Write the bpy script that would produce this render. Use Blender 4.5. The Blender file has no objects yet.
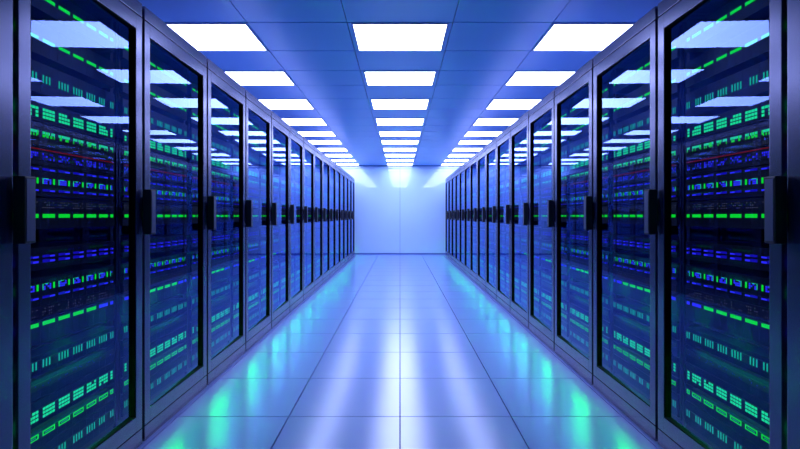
import bpy, bmesh, math, random

# ------------------------------------------------------------------ basics
SC = bpy.context.scene
COL = SC.collection
W = 1.25            # half width of the aisle, cabinet front to cabinet front
EYE = 1.1095        # lens height
CEIL = 2.57         # ceiling height
F = 452.0           # focal length in pixels of the 800 wide frame
HOR = 216.0
PITCH = 0.732       # cabinet width
FIRST = 1.470       # where the first whole cabinet starts
ENDWALL = 13.09

# camera
cam_data = bpy.data.cameras.new('camera')
cam = bpy.data.objects.new('camera', cam_data)
COL.objects.link(cam)
cam.location = (0, 0, EYE)
cam.rotation_euler = (math.pi / 2, 0, 0)
cam_data.sensor_width = 36
cam_data.lens = 36 * F / 800
cam_data.shift_y = -(224.5 - HOR) / 800
cam_data.clip_start = 0.02
SC.camera = cam

# world, exposure
world = bpy.data.worlds.new('world')
SC.world = world
world.use_nodes = True
world.node_tree.nodes['Background'].inputs['Color'].default_value = (0.02, 0.04, 0.12, 1)
world.node_tree.nodes['Background'].inputs['Strength'].default_value = 0.3
SC.view_settings.view_transform = 'Standard'
SC.view_settings.look = 'None'
SC.view_settings.exposure = 0.42
SC.view_settings.gamma = 1.0
SC.view_settings.use_curve_mapping = False
SC.cycles.max_bounces = 10
SC.cycles.transparent_max_bounces = 24
SC.cycles.sample_clamp_indirect = 6.0
SC.cycles.caustics_reflective = True

LAMP = (6.0, 6.9, 12.5)      # radiance of the ceiling lamps

# ------------------------------------------------------------------ materials
def principled(name, color, rough=0.5, metal=0.0, spec=0.5, noise=0.0, nscale=30.0, ior=1.5):
    m = bpy.data.materials.new(name)
    m.use_nodes = True
    nt = m.node_tree
    b = nt.nodes['Principled BSDF']
    b.inputs['Base Color'].default_value = (*color, 1)
    b.inputs['Roughness'].default_value = rough
    b.inputs['Metallic'].default_value = metal
    b.inputs['Specular IOR Level'].default_value = spec
    b.inputs['IOR'].default_value = ior
    if noise:
        tc = nt.nodes.new('ShaderNodeTexCoord')
        n = nt.nodes.new('ShaderNodeTexNoise')
        n.inputs['Scale'].default_value = nscale
        n.inputs['Detail'].default_value = 3
        r = nt.nodes.new('ShaderNodeMapRange')
        r.inputs['To Min'].default_value = max(0.02, rough - noise)
        r.inputs['To Max'].default_value = rough + noise
        nt.links.new(tc.outputs['Object'], n.inputs['Vector'])
        nt.links.new(n.outputs['Fac'], r.inputs['Value'])
        nt.links.new(r.outputs['Result'], b.inputs['Roughness'])
    return m

def emitter(name, color, strength, sampled=False):
    m = bpy.data.materials.new(name)
    m.use_nodes = True
    nt = m.node_tree
    nt.nodes.remove(nt.nodes['Principled BSDF'])
    e = nt.nodes.new('ShaderNodeEmission')
    e.inputs['Color'].default_value = (*color, 1)
    e.inputs['Strength'].default_value = strength
    nt.links.new(e.outputs[0], nt.nodes['Material Output'].inputs['Surface'])
    m.cycles.emission_sampling = 'FRONT' if sampled else 'NONE'
    return m

def glass_material():
    m = bpy.data.materials.new('tinted_door_glass')
    m.use_nodes = True
    nt = m.node_tree
    nt.nodes.remove(nt.nodes['Principled BSDF'])
    t = nt.nodes.new('ShaderNodeBsdfTransparent')
    t.inputs['Color'].default_value = (0.60, 0.68, 0.90, 1)
    g = nt.nodes.new('ShaderNodeBsdfGlossy')
    g.inputs['Roughness'].default_value = 0.0
    g.inputs['Color'].default_value = (0.32, 0.46, 1, 1)
    lw = nt.nodes.new('ShaderNodeLayerWeight')
    lw.inputs['Blend'].default_value = 0.5          # facing = 1 - cos
    p = nt.nodes.new('ShaderNodeMath'); p.operation = 'POWER'
    p.inputs[1].default_value = 3.4
    ma = nt.nodes.new('ShaderNodeMath'); ma.operation = 'MULTIPLY_ADD'
    ma.inputs[1].default_value = 0.92
    ma.inputs[2].default_value = 0.055
    mx = nt.nodes.new('ShaderNodeMixShader')
    nt.links.new(lw.outputs['Facing'], p.inputs[0])
    nt.links.new(p.outputs[0], ma.inputs[0])
    nt.links.new(ma.outputs[0], mx.inputs['Fac'])
    nt.links.new(t.outputs[0], mx.inputs[1])
    nt.links.new(g.outputs[0], mx.inputs[2])
    nt.links.new(mx.outputs[0], nt.nodes['Material Output'].inputs['Surface'])
    return m

M = {
    'floor': principled('glossy_floor_tile', (0.20, 0.29, 0.64), 0.22, 0.0, 0.5, 0.0, 6.0, 2.3),
    'seam': principled('dark_seam', (0.004, 0.008, 0.03), 0.7, 0.0, 0.1),
    'ceiling': principled('blue_ceiling_panel', (0.20, 0.52, 0.98), 0.31, 0.0, 0.8, 0.0, 5.0, 1.5),
    'wall': principled('pale_blue_wall_panel', (0.55, 0.74, 0.96), 0.0, 0.0, 1.0, 0, 4.0, 1.5),
    'sidewall': principled('blue_side_wall', (0.10, 0.16, 0.40), 0.5),
    'trim': principled('dark_blue_trim', (0.06, 0.12, 0.42), 0.4),
    'frame': principled('satin_gunmetal', (0.068, 0.072, 0.18), 0.24, 0.5, 1.0, 0, 30, 1.8),
    'body': principled('black_cabinet_steel', (0.005, 0.006, 0.014), 0.5, 0.0, 0.25),
    'rubber': principled('black_gasket', (0.003, 0.003, 0.006), 0.8, 0.0, 0.08),
    'server': principled('dark_server_bezel', (0.004, 0.005, 0.012), 0.5, 0.0, 0.25),
    'lower': principled('bezel_floor_reflection_tint', (0.003, 0.004, 0.035), 0.5, 0.0, 0.1),  # navy tint stands in for the floor mirrored in the lower glass
    'handle': principled('handle_unlit_tone', (0.010, 0.010, 0.018), 0.45, 0.1),  # near-black is the handle's unlit side put into the colour
    'handleface': principled('handle_lit_tone', (0.10, 0.11, 0.20), 0.4, 0.6),  # lit side of the same handle, its brightness put into the colour
    'lampframe': principled('white_lamp_trim', (0.5, 0.55, 0.7), 0.4),
    'glass': glass_material(),
    'lamp': emitter('lamp_diffuser', (LAMP[0] / 6, LAMP[1] / 6, LAMP[2] / 6), 6.0, True),
    'green': emitter('led_green', (0.004, 1.0, 0.04), 0.75),
    'teal': emitter('led_teal', (0.015, 1.0, 0.32), 0.8),
    'tealdim': emitter('led_teal_soft', (0.01, 1.0, 0.50), 0.42),
    'blue': emitter('led_blue', (0.035, 0.03, 1.0), 0.85),
    'bluedim': emitter('led_blue_soft', (0.02, 0.01, 1.0), 0.33),
    'glowbar': emitter('added_glowbar_green', (0.0, 1.0, 0.06), 44.0),  # added emitter for the green floor streaks, not one of the visible LEDs
    'glowbarsoft': emitter('added_glowbar_soft', (0.0, 1.0, 0.06), 9.0),  # weaker added emitter that lengthens the floor streaks
    'red': emitter('led_red', (1.0, 0.02, 0.04), 0.18),
    'dot': emitter('led_white_soft', (0.7, 0.7, 1.0), 0.10),
}

# ------------------------------------------------------------------ mesh helpers
def box(bm, x0, x1, y0, y1, z0, z1):
    if x0 > x1: x0, x1 = x1, x0
    if y0 > y1: y0, y1 = y1, y0
    v = [bm.verts.new(p) for p in ((x0, y0, z0), (x1, y0, z0), (x1, y1, z0), (x0, y1, z0),
                                   (x0, y0, z1), (x1, y0, z1), (x1, y1, z1), (x0, y1, z1))]
    for f in ((0, 3, 2, 1), (4, 5, 6, 7), (0, 1, 5, 4), (1, 2, 6, 5), (2, 3, 7, 6), (3, 0, 4, 7)):
        bm.faces.new([v[i] for i in f])
    return v

def mesh(name, bm, mat, bevel=0.0):
    if bevel:
        bmesh.ops.bevel(bm, geom=list(bm.edges), offset=bevel, segments=2, affect='EDGES', profile=0.7)
    bmesh.ops.recalc_face_normals(bm, faces=bm.faces)
    me = bpy.data.meshes.new(name)
    bm.to_mesh(me)
    bm.free()
    me.materials.append(mat)
    return me

def link(name, me, parent=None, label=None):
    o = bpy.data.objects.new(name, me)
    COL.objects.link(o)
    if parent: o.parent = parent
    if label: o['label'] = label
    return o

def thing(name, label, cat, loc, group=None):
    o = bpy.data.objects.new(name, None)
    o.empty_display_size = 0.1
    COL.objects.link(o)
    o.location = loc
    o['label'] = label
    o['category'] = cat
    if group: o['group'] = group
    return o

def struct(name, bm, mat, label, cat, bevel=0.0, parent=None):
    o = link(name, mesh(name, bm, mat, bevel), parent)
    if not parent:
        o['kind'] = 'structure'; o['label'] = label; o['category'] = cat
    return o

def copy_tree(o, parent=None):
    c = o.copy()
    COL.objects.link(c)
    c.parent = parent
    for ch in o.children:
        copy_tree(ch, c)
    return c

# ------------------------------------------------------------------ the setting
SIDE = W + 1.12
BACK = -1.8
TX, TY = 0.615, 0.59

bm = bmesh.new()                                  # raised floor of square tiles with fine seams
g = 0.0032
y = 2.5 - 8 * TY
while y < ENDWALL:
    for i in range(-4, 4):
        x0, x1 = i * TX + g, (i + 1) * TX - g
        x0, x1 = max(x0, -SIDE), min(x1, SIDE)
        y0, y1 = max(y + g, BACK), min(y + TY - g, ENDWALL)
        if y1 > y0 and x1 > x0:
            box(bm, x0, x1, y0, y1, -0.03, 0.0)
    y += TY
floor = struct('floor', bm, M['floor'], 'glossy pale blue raised floor of square tiles down the aisle', 'floor')
bm = bmesh.new()
box(bm, -SIDE, SIDE, BACK, ENDWALL, -0.08, -0.012)
struct('floor_seams', bm, M['seam'], '', '', 0, floor)

# lamp rows: near and far edge of every row, measured along the aisle
KC = (CEIL - EYE) * F
ROWS = [(23, 50.3), (71, 84.8), (99, 108.8), (118.1, 125.1), (131.4, 136.0), (140, 143.8),
        (147.8, 151.0), (153.9, 156.7), (159.2, 161.4), (163.3, 164.9)]
ROWS = [(KC / (HOR - a), KC / (HOR - b)) for a, b in ROWS]

bm = bmesh.new()                                  # ceiling panels
ys = [BACK]
p = ROWS[0][0]
pre = []
while p - 0.6 > BACK + 0.1:
    p -= 0.6
    pre.append(p)
ys += sorted(pre)
for a, b in ROWS: ys += [a - 0.012, b + 0.012]
ys = [v for v in ys if v < ENDWALL - 0.03] + [ENDWALL]
xs = [-SIDE, -1.155 * 1.0, -0.40, 0.40, 1.155 * 1.0, SIDE]
g = 0.006
for j in range(len(ys) - 1):
    for i in range(len(xs) - 1):
        box(bm, xs[i] + (0.0032 if i else 0), xs[i + 1] - (0.0032 if i < 4 else 0),
            ys[j] + (g if j else 0), ys[j + 1] - (g if j < len(ys) - 2 else 0), CEIL, CEIL + 0.02)
ceiling = struct('ceiling', bm, M['ceiling'], 'glossy blue panelled ceiling above the aisle', 'ceiling')
bm = bmesh.new()
box(bm, -SIDE, SIDE, BACK, ENDWALL, CEIL + 0.0205, CEIL + 0.08)
struct('ceiling_seams', bm, M['seam'], '', '', 0, ceiling)

bm = bmesh.new()                                  # two large panels close the aisle
box(bm, -SIDE, -0.004, ENDWALL, ENDWALL + 0.03, 0, CEIL)
box(bm, 0.004, SIDE, ENDWALL, ENDWALL + 0.03, 0, CEIL)
wend = struct('wall_end', bm, M['wall'], 'pale blue glossy end wall of two panels', 'wall')
bm = bmesh.new()
box(bm, -SIDE, SIDE, ENDWALL + 0.016, ENDWALL + 0.06, 0, CEIL)
struct('wall_seam', bm, M['trim'], '', '', 0, wend)
for name, x0, x1, lab in (('wall_left', -SIDE - 0.05, -SIDE, 'left'), ('wall_right', SIDE, SIDE + 0.05, 'right')):
    bm = bmesh.new()
    box(bm, x0, x1, BACK, ENDWALL + 0.05, 0, CEIL)
    struct(name, bm, M['sidewall'], 'plain blue wall behind the %s row of cabinets' % lab, 'wall')
bm = bmesh.new()
box(bm, -SIDE, SIDE, BACK - 0.05, BACK, 0, CEIL)
struct('wall_back', bm, M['sidewall'], 'plain blue wall behind the camera', 'wall')
bm = bmesh.new()
box(bm, -SIDE, SIDE, ENDWALL - 0.012, ENDWALL, 0, 0.035)
struct('baseboard_end', bm, M['trim'], 'dark blue baseboard along the foot of the end wall', 'baseboard')
bm = bmesh.new()
box(bm, -SIDE, SIDE, ENDWALL - 0.012, ENDWALL, CEIL - 0.016, CEIL)
struct('trim_1', bm, M['trim'], 'thin dark blue trim along the top of the end wall', 'trim')

# ------------------------------------------------------------------ server cabinets
rnd = random.Random(7)
GROUPS = [(0.028, 0.042)] + [(0.088 + 0.0806 * k, 0.062) for k in range(7)] + [(0.651, 0.022)]
FACE = -0.1125                                    # server fronts, measured back from the cabinet front
LED0, LED1 = FACE, FACE + 0.0016

def cells(kind, z, h, seed):
    """rectangles (y0, y1, z0, z1) of one row of status lights, per material"""
    r = random.Random(seed)
    out = {}
    def add(m, a, b, c, d): out.setdefault(m, []).append((a, b, c, d))
    lo = z - h / 2
    for (s, w) in GROUPS:
        small = w < 0.05
        if kind == 'dash':
            add('green', s, s + w, lo, lo + h)
        elif kind == 'dashmixed':
            far = s > 0.55 or s < 0.1
            add('blue' if far else 'green', s, s + w, lo, lo + h)
        elif kind == 'ticks':
            n = 2 if small else r.choice((3, 4, 4))
            for q in range(n):
                a = s + q * 0.0155
                add('tealdim', a, a + 0.0075, lo, lo + h)
        elif kind == 'blocks':
            nc, nr = (1 if small else 4), 3
            cw, ch = (w if not small else 0.018) / nc, h / nr
            for q in range(nc):
                for k in range(nr):
                    if r.random() < 0.07: continue
                    add('teal', s + q * cw + 0.001, s + (q + 1) * cw - 0.001, lo + k * ch + 0.0018, lo + (k + 1) * ch - 0.0018)
        elif kind == 'outline':
            t = 0.0048
            add('green', s, s + w, lo, lo + t); add('green', s, s + w, lo + h - t, lo + h)
            add('green', s, s + 0.006, lo + t, lo + h - t)
            add('green', s + w - 0.006, s + w, lo + t, lo + h - t)
            add('tealdim', s + w * 0.2, s + w * 0.8, lo + h * 0.42, lo + h * 0.58)
        elif kind == 'tag':
            n = max(2, int(w / 0.0062))
            for q in range(n):
                a = s + q * w / n
                if r.random() < 0.45:
                    add('green', a, a + w / n * 0.8, lo, lo + h * 0.46)
                if r.random() < 0.8:
                    add('teal', a, a + w / n * 0.8, lo + h * 0.54, lo + h)
                elif r.random() < 0.8:
                    add('green', a, a + w / n * 0.8, lo + h * 0.2, lo + h)
        elif kind == 'text':
            n = max(2, int(w / 0.008))
            for q in range(n):
                for k in range(3):
                    if r.random() < 0.62:
                        a = s + q * w / n
                        add('blue' if r.random() < .6 else 'bluedim', a, a + w / n * 0.72, lo + k * h / 3 + 0.001, lo + (k + 1) * h / 3 - 0.001)
        elif kind == 'ends':
            add('teal', s, s + 0.004, lo, lo + h)
            if not small: add('green', s + w - 0.010, s + w, lo, lo + h)
            n = max(1, int((w - 0.014) / 0.010))
            for q in range(n):
                for k in range(3):
                    if r.random() < 0.75:
                        a = s + 0.006 + q * 0.0095
                        add('blue', a, a + 0.0085, lo + k * h / 3, lo + (k + 1) * h / 3 - 0.0015)
            if not small: add('teal', s + 0.008, s + 0.03, lo + h - 0.002, lo + h)
        elif kind == 'bluedash':
            add('bluedim', s, s + w * 0.55, lo, lo + h); add('blue', s + w * 0.58, s + w, lo, lo + h * 0.7)
        elif kind == 'dots':
            n = max(2, int(w / 0.0095))
            for q in range(n):
                for k in range(3):
                    if r.random() < 0.6:
                        a = s + q * w / n
                        add('dot', a, a + 0.0042, lo + k * h / 3, lo + k * h / 3 + h * 0.12)
        elif kind == 'bluedots':
            for q in range(max(2, int(w / 0.009))):
                if r.random() < 0.6:
                    a = s + q * 0.009; b = lo + r.random() * h * 0.8
                    add('bluedim', a, a + 0.004, b, b + h * 0.2)
    if kind == 'line':
        add('red', 0.03, 0.674, lo, lo + h)
    return out

LABEL = {'dash': 'strip of bright green status lights', 'ticks': 'strip of upright blue-green tick lights',
         'blocks': 'strip of blue-green block lights', 'outline': 'strip of green framed lights', 'tag': 'strip of green tag lights',
         'text': 'strip of blue lettered lights', 'ends': 'strip of blue lights with green ends', 'bluedash': 'thin strip of blue lights',
         'dots': 'strip of faint white pin lights', 'bluedots': 'strip of faint blue pin lights', 'line': 'thin red light line',
         'dashmixed': 'strip of green status lights with blue ends'}

def strip_mesh(s, rects, z, h):
    """one bar, its front divided into lit cells and dark bezel"""
    names = ['server'] + sorted(rects)
    ya, yb, za, zb = 0.022, 0.680, z - h / 2 - 0.002, z + h / 2 + 0.002
    ycuts, zcuts = {ya, yb}, {za, zb}
    for v in rects.values():
        for (p0, p1, q0, q1) in v:
            ycuts |= {round(p0, 5), round(p1, 5)}; zcuts |= {round(q0, 5), round(q1, 5)}
    def tidy(c):
        out = []
        for v in sorted(c):
            if not out or v - out[-1] > 0.0004: out.append(v)
        return out
    ycuts, zcuts = tidy(ycuts), tidy(zcuts)
    x1, x0 = s * (FACE + 0.0030), s * (FACE + 0.0002)
    bm = bmesh.new()
    grid = [[bm.verts.new((x1, yy, zz)) for zz in zcuts] for yy in ycuts]
    for i in range(len(ycuts) - 1):
        for j in range(len(zcuts) - 1):
            cy, cz = (ycuts[i] + ycuts[i + 1]) / 2, (zcuts[j] + zcuts[j + 1]) / 2
            f = bm.faces.new((grid[i][j], grid[i + 1][j], grid[i + 1][j + 1], grid[i][j + 1]))
            for mi, n in enumerate(names):
                if mi and any(p0 < cy < p1 and q0 < cz < q1 for (p0, p1, q0, q1) in rects[n]):
                    f.material_index = mi
    ring = ([grid[i][0] for i in range(len(ycuts))] + [grid[-1][j] for j in range(1, len(zcuts))] +
            [grid[i][-1] for i in range(len(ycuts) - 2, -1, -1)] + [grid[0][j] for j in range(len(zcuts) - 2, 0, -1)])
    back = [bm.verts.new((x0, v.co.y, v.co.z)) for v in ring]
    n = len(ring)
    for i in range(n):
        bm.faces.new((ring[i], ring[(i + 1) % n], back[(i + 1) % n], back[i]))
    bm.faces.new(back)
    me = mesh('status_light_strip', bm, M[names[0]])
    for nm in names[1:]: me.materials.append(M[nm])
    return me

def glowbar_mesh(s, z0, z1, up, glow):
    """added pipe on the lip of a unit: unseen source put in for the green streaks on the floor"""
    bm = bmesh.new()
    za, zb = (z1 - 0.005, z1 - 0.001) if up else (z0 + 0.001, z0 + 0.005)
    box(bm, s * (FACE + 0.0005), s * (FACE + 0.022), 0.10, 0.60, za, zb)
    bmesh.ops.recalc_face_normals(bm, faces=bm.faces)
    for f in bm.faces:
        if (f.normal.z > 0.9) if up else (f.normal.z < -0.9): f.material_index = 1
    me = mesh('added_glowbar', bm, M['server'])
    me.materials.append(glow)
    return me

# z range of each unit, bezel material, rows of lights (kind, height, size)
UNITS = [
    (1.890, 1.995, 'server', [('dash', 1.942, 0.014)]),
    (1.720, 1.840, 'server', [('dash', 1.780, 0.013)]),
    (1.575, 1.690, 'server', [('ticks', 1.632, 0.030)]),
    (1.468, 1.545, 'server', [('blocks', 1.501, 0.042)]),
    (1.372, 1.462, 'server', [('dots', 1.450, 0.016), ('tag', 1.421, 0.022), ('dots', 1.386, 0.014)]),
    (1.303, 1.368, 'server', [('line', 1.362, 0.0035), ('text', 1.337, 0.027)]),
    (1.185, 1.298, 'server', [('bluedash', 1.288, 0.009), ('ends', 1.243, 0.022), ('bluedash', 1.208, 0.009)]),
    (1.060, 1.178, 'server', [('dots', 1.155, 0.030), ('dash', 1.110, 0.015)]),
    (0.905, 0.990, 'server', [('bluedash', 0.956, 0.010), ('bluedash', 0.938, 0.012)]),
    (0.722, 0.878, 'server', [('ends', 0.839, 0.024), ('bluedash', 0.800, 0.010), ('dots', 0.748, 0.034)]),
    (0.620, 0.716, 'server', [('dashmixed', 0.700, 0.015)]),
    (0.502, 0.583, 'lower', [('ticks', 0.548, 0.030)]),
    (0.418, 0.498, 'lower', [('bluedots', 0.466, 0.022)]),
    (0.316, 0.414, 'lower', [('blocks', 0.360, 0.042)]),
    (0.236, 0.312, 'lower', [('outline', 0.281, 0.020)]),
    (0.120, 0.232, 'lower', [('ticks', 0.178, 0.030)]),
]

TOP = 2.137
DOOR0, DOOR1 = 0.084, 2.068                       # door bottom and top
OPEN0, OPEN1 = 0.155, 2.000                       # glazed opening
GAP = 0.011
STRIP = 0.049
TWIST = math.radians(-1.5)                         # panes skewed on purpose, to shift the lamp reflections in them

def cabinet(s):
    """one cabinet at the origin: front plane x = 0 facing s, running along +y"""
    def b(bm, x0, x1, y0, y1, z0, z1): box(bm, s * x0, s * x1, y0, y1, z0, z1)
    a0, a1 = GAP, PITCH - GAP
    root = thing('server_cabinet', '', 'server cabinet', (0, 0, 0))
    # carcass
    bm = bmesh.new()
    b(bm, -0.14, -1.0, a0, a0 + 0.012, 0.08, 2.06)
    b(bm, -0.14, -1.0, a1 - 0.012, a1, 0.08, 2.06)
    b(bm, -0.985, -1.0, a0 + 0.012, a1 - 0.012, 0.08, 2.06)
    b(bm, -0.14, -0.985, a0 + 0.012, a1 - 0.012, 0.08, 0.10)
    link('cabinet_body', mesh('cabinet_body', bm, M['body']), root)
    # rails the units are screwed to
    for (ya, yb) in ((a0 + 0.0125, a0 + 0.030), (a1 - 0.030, a1 - 0.0125)):
        bm = bmesh.new()
        b(bm, -0.135, -0.150, ya, yb, 0.101, 2.05)
        link('mounting_rail', mesh('mounting_rail', bm, M['body']), root)
    # top and foot
    bm = bmesh.new()
    b(bm, 0, -1.0, a0, a1, 2.073, TOP)
    link('top_fascia', mesh('top_fascia', bm, M['frame'], 0.003), root)
    bm = bmesh.new()
    b(bm, 0, -1.0, a0, a1, 0.006, 0.079)
    b(bm, -0.014, -0.98, a0 + 0.01, a1 - 0.01, 0.0, 0.010)
    link('plinth', mesh('plinth', bm, M['frame'], 0.0015), root)
    # door
    bm = bmesh.new()
    y0, y1 = a0, a1
    b(bm, 0, -0.030, y0, y0 + STRIP, DOOR0, DOOR1)
    b(bm, 0, -0.030, y1 - STRIP, y1, DOOR0, DOOR1)
    b(bm, 0, -0.030, y0 + STRIP, y1 - STRIP, DOOR0, OPEN0)
    b(bm, 0, -0.030, y0 + STRIP, y1 - STRIP, OPEN1, DOOR1)
    door = link('door', mesh('door', bm, M['frame'], 0.0022), root)
    bm = bmesh.new()                               # black gasket lining the opening
    t = 0.004
    ya, yb = y0 + STRIP, y1 - STRIP
    b(bm, -0.003, -0.034, ya, ya + t, OPEN0, OPEN1)
    b(bm, -0.003, -0.034, yb - t, yb, OPEN0, OPEN1)
    b(bm, -0.003, -0.034, ya + t, yb - t, OPEN0, OPEN0 + t)
    b(bm, -0.003, -0.034, ya + t, yb - t, OPEN1 - t, OPEN1)
    link('gasket', mesh('gasket', bm, M['rubber']), door, 'black rubber gasket')
    # glazing: one thin pane
    bm = bmesh.new()
    c = math.tan(TWIST) * (yb - ya) / 2
    xa, xb = -0.0100 + c, -0.0100 - c
    sgn = 1
    # near edge a little further back than the far edge
    pa = (s * xb, ya + t, OPEN0 + t); pb = (s * xa, yb - t, OPEN0 + t)
    pc = (s * xa, yb - t, OPEN1 - t); pd = (s * xb, ya + t, OPEN1 - t)
    vs = [bm.verts.new(q) for q in (pa, pb, pc, pd)]
    bm.faces.new(vs)
    link('glass_pane', mesh('glass_pane', bm, M['glass']), door, 'clear reflecting glass pane')
    # handle
    bm = bmesh.new()
    b(bm, 0.010, 0.050, -0.024, 0.020, 1.020, 1.238)
    h = link('door_handle', mesh('door_handle', bm, M['handle'], 0.004), door, 'upright door handle in its unlit black')
    bm = bmesh.new()
    b(bm, 0.050, 0.0515, -0.018, 0.0145, 1.028, 1.230)
    b(bm, 0.0, 0.010, GAP + 0.001, GAP + 0.008, 1.06, 1.20)
    link('handle_lit_face', mesh('handle_lit_face', bm, M['handleface']), door, 'handle face coloured in its lit grey')
    # units
    for ui, (z0, z1, mat, rows) in enumerate(UNITS):
        bm = bmesh.new()
        b(bm, FACE - 0.0005, -0.62, a0 + 0.034, a1 - 0.034, z0, z1)          # chassis
        b(bm, FACE, FACE - 0.012, a0 + 0.008, a1 - 0.034, z0 + 0.001, z1 - 0.001)  # bezel with ears
        for q in range(14):                                                      # vent ribs on the bezel
            ye = 0.075 + q * 0.042
            b(bm, FACE + 0.0006, FACE - 0.002, ye, ye + 0.0012, z0 + 0.004, z1 - 0.004)
        u = link('server_unit', mesh('server_unit', bm, M[mat]), root)
        for ri, (kind, z, hh) in enumerate(rows):
            st = link('status_light_strip', strip_mesh(s, cells(kind, z, hh, ui * 10 + ri), z, hh), u, LABEL[kind])
        if ui in (10, 11, 13):
            up = z0 > EYE
            link('added_glowbar', glowbar_mesh(s, z0, z1, up, M['glowbar'] if ui > 10 else M['glowbarsoft']), u, 'added green pipe along the lip')
    return root

ORD = ['first', 'second', 'third', 'fourth', 'fifth', 'sixth', 'seventh', 'eighth', 'ninth', 'tenth', 'eleventh',
       'twelfth', 'thirteenth', 'fourteenth', 'fifteenth']
for s, side in ((1, 'left'), (-1, 'right')):
    proto = cabinet(s)
    for k in range(16):
        o = proto if k == 0 else copy_tree(proto)
        o.location = (-s * W, FIRST + (k - 1) * PITCH, 0)
        if k == 0:
            o['label'] = 'dark server cabinet cut off by the %s photo edge, only its far door post showing' % side
        elif k == 15:
            o['label'] = 'last glass-doored server cabinet of the %s row, beside the end wall' % side
        elif k == 1:
            o['label'] = 'nearest whole glass-doored server cabinet of the %s row, largest there' % side
        else:
            o['label'] = 'glass-doored server cabinet, %s whole one from the camera, %s row' % (ORD[k - 1], side)
        o['group'] = 'server cabinets in the %s row' % side

# ------------------------------------------------------------------ ceiling lamps
def lamp_mesh(w, l):
    bm = bmesh.new()
    t, z0 = 0.012, -0.007
    box(bm, -w / 2, w / 2, 0, t, z0, 0); box(bm, -w / 2, w / 2, l - t, l, z0, 0)
    box(bm, -w / 2, -w / 2 + t, t, l - t, z0, 0); box(bm, w / 2 - t, w / 2, t, l - t, z0, 0)
    fr = mesh('lamp_frame', bm, M['lampframe'])
    bm = bmesh.new()
    box(bm, -w / 2 + t, w / 2 - t, t, l - t, -0.006, -0.001)
    return fr, mesh('diffuser', bm, M['lamp'])

LW = 0.735
for k, (d0, d1) in enumerate(ROWS):
    fr, df = lamp_mesh(LW, d1 - d0)
    for cx, where in ((0, 'centre'), (-1.175 - LW / 2 + 0.012, 'left'), (1.175 + LW / 2 - 0.012, 'right')):
        line = {'centre': 'along the middle of the ceiling', 'left': 'above the left cabinets', 'right': 'above the right cabinets'}[where]
        n = {0: 'nearest of those', 9: 'last before the end wall'}.get(k, ORD[k] + ' from the camera')
        t = thing('ceiling_light', 'white ceiling light panel, %s %s' % (n, line), 'ceiling light',
                  (cx, d0, CEIL), 'ceiling light panels %s' % line)
        link('lamp_frame', fr, t)
        link('diffuser', df, t, 'glowing white diffuser')
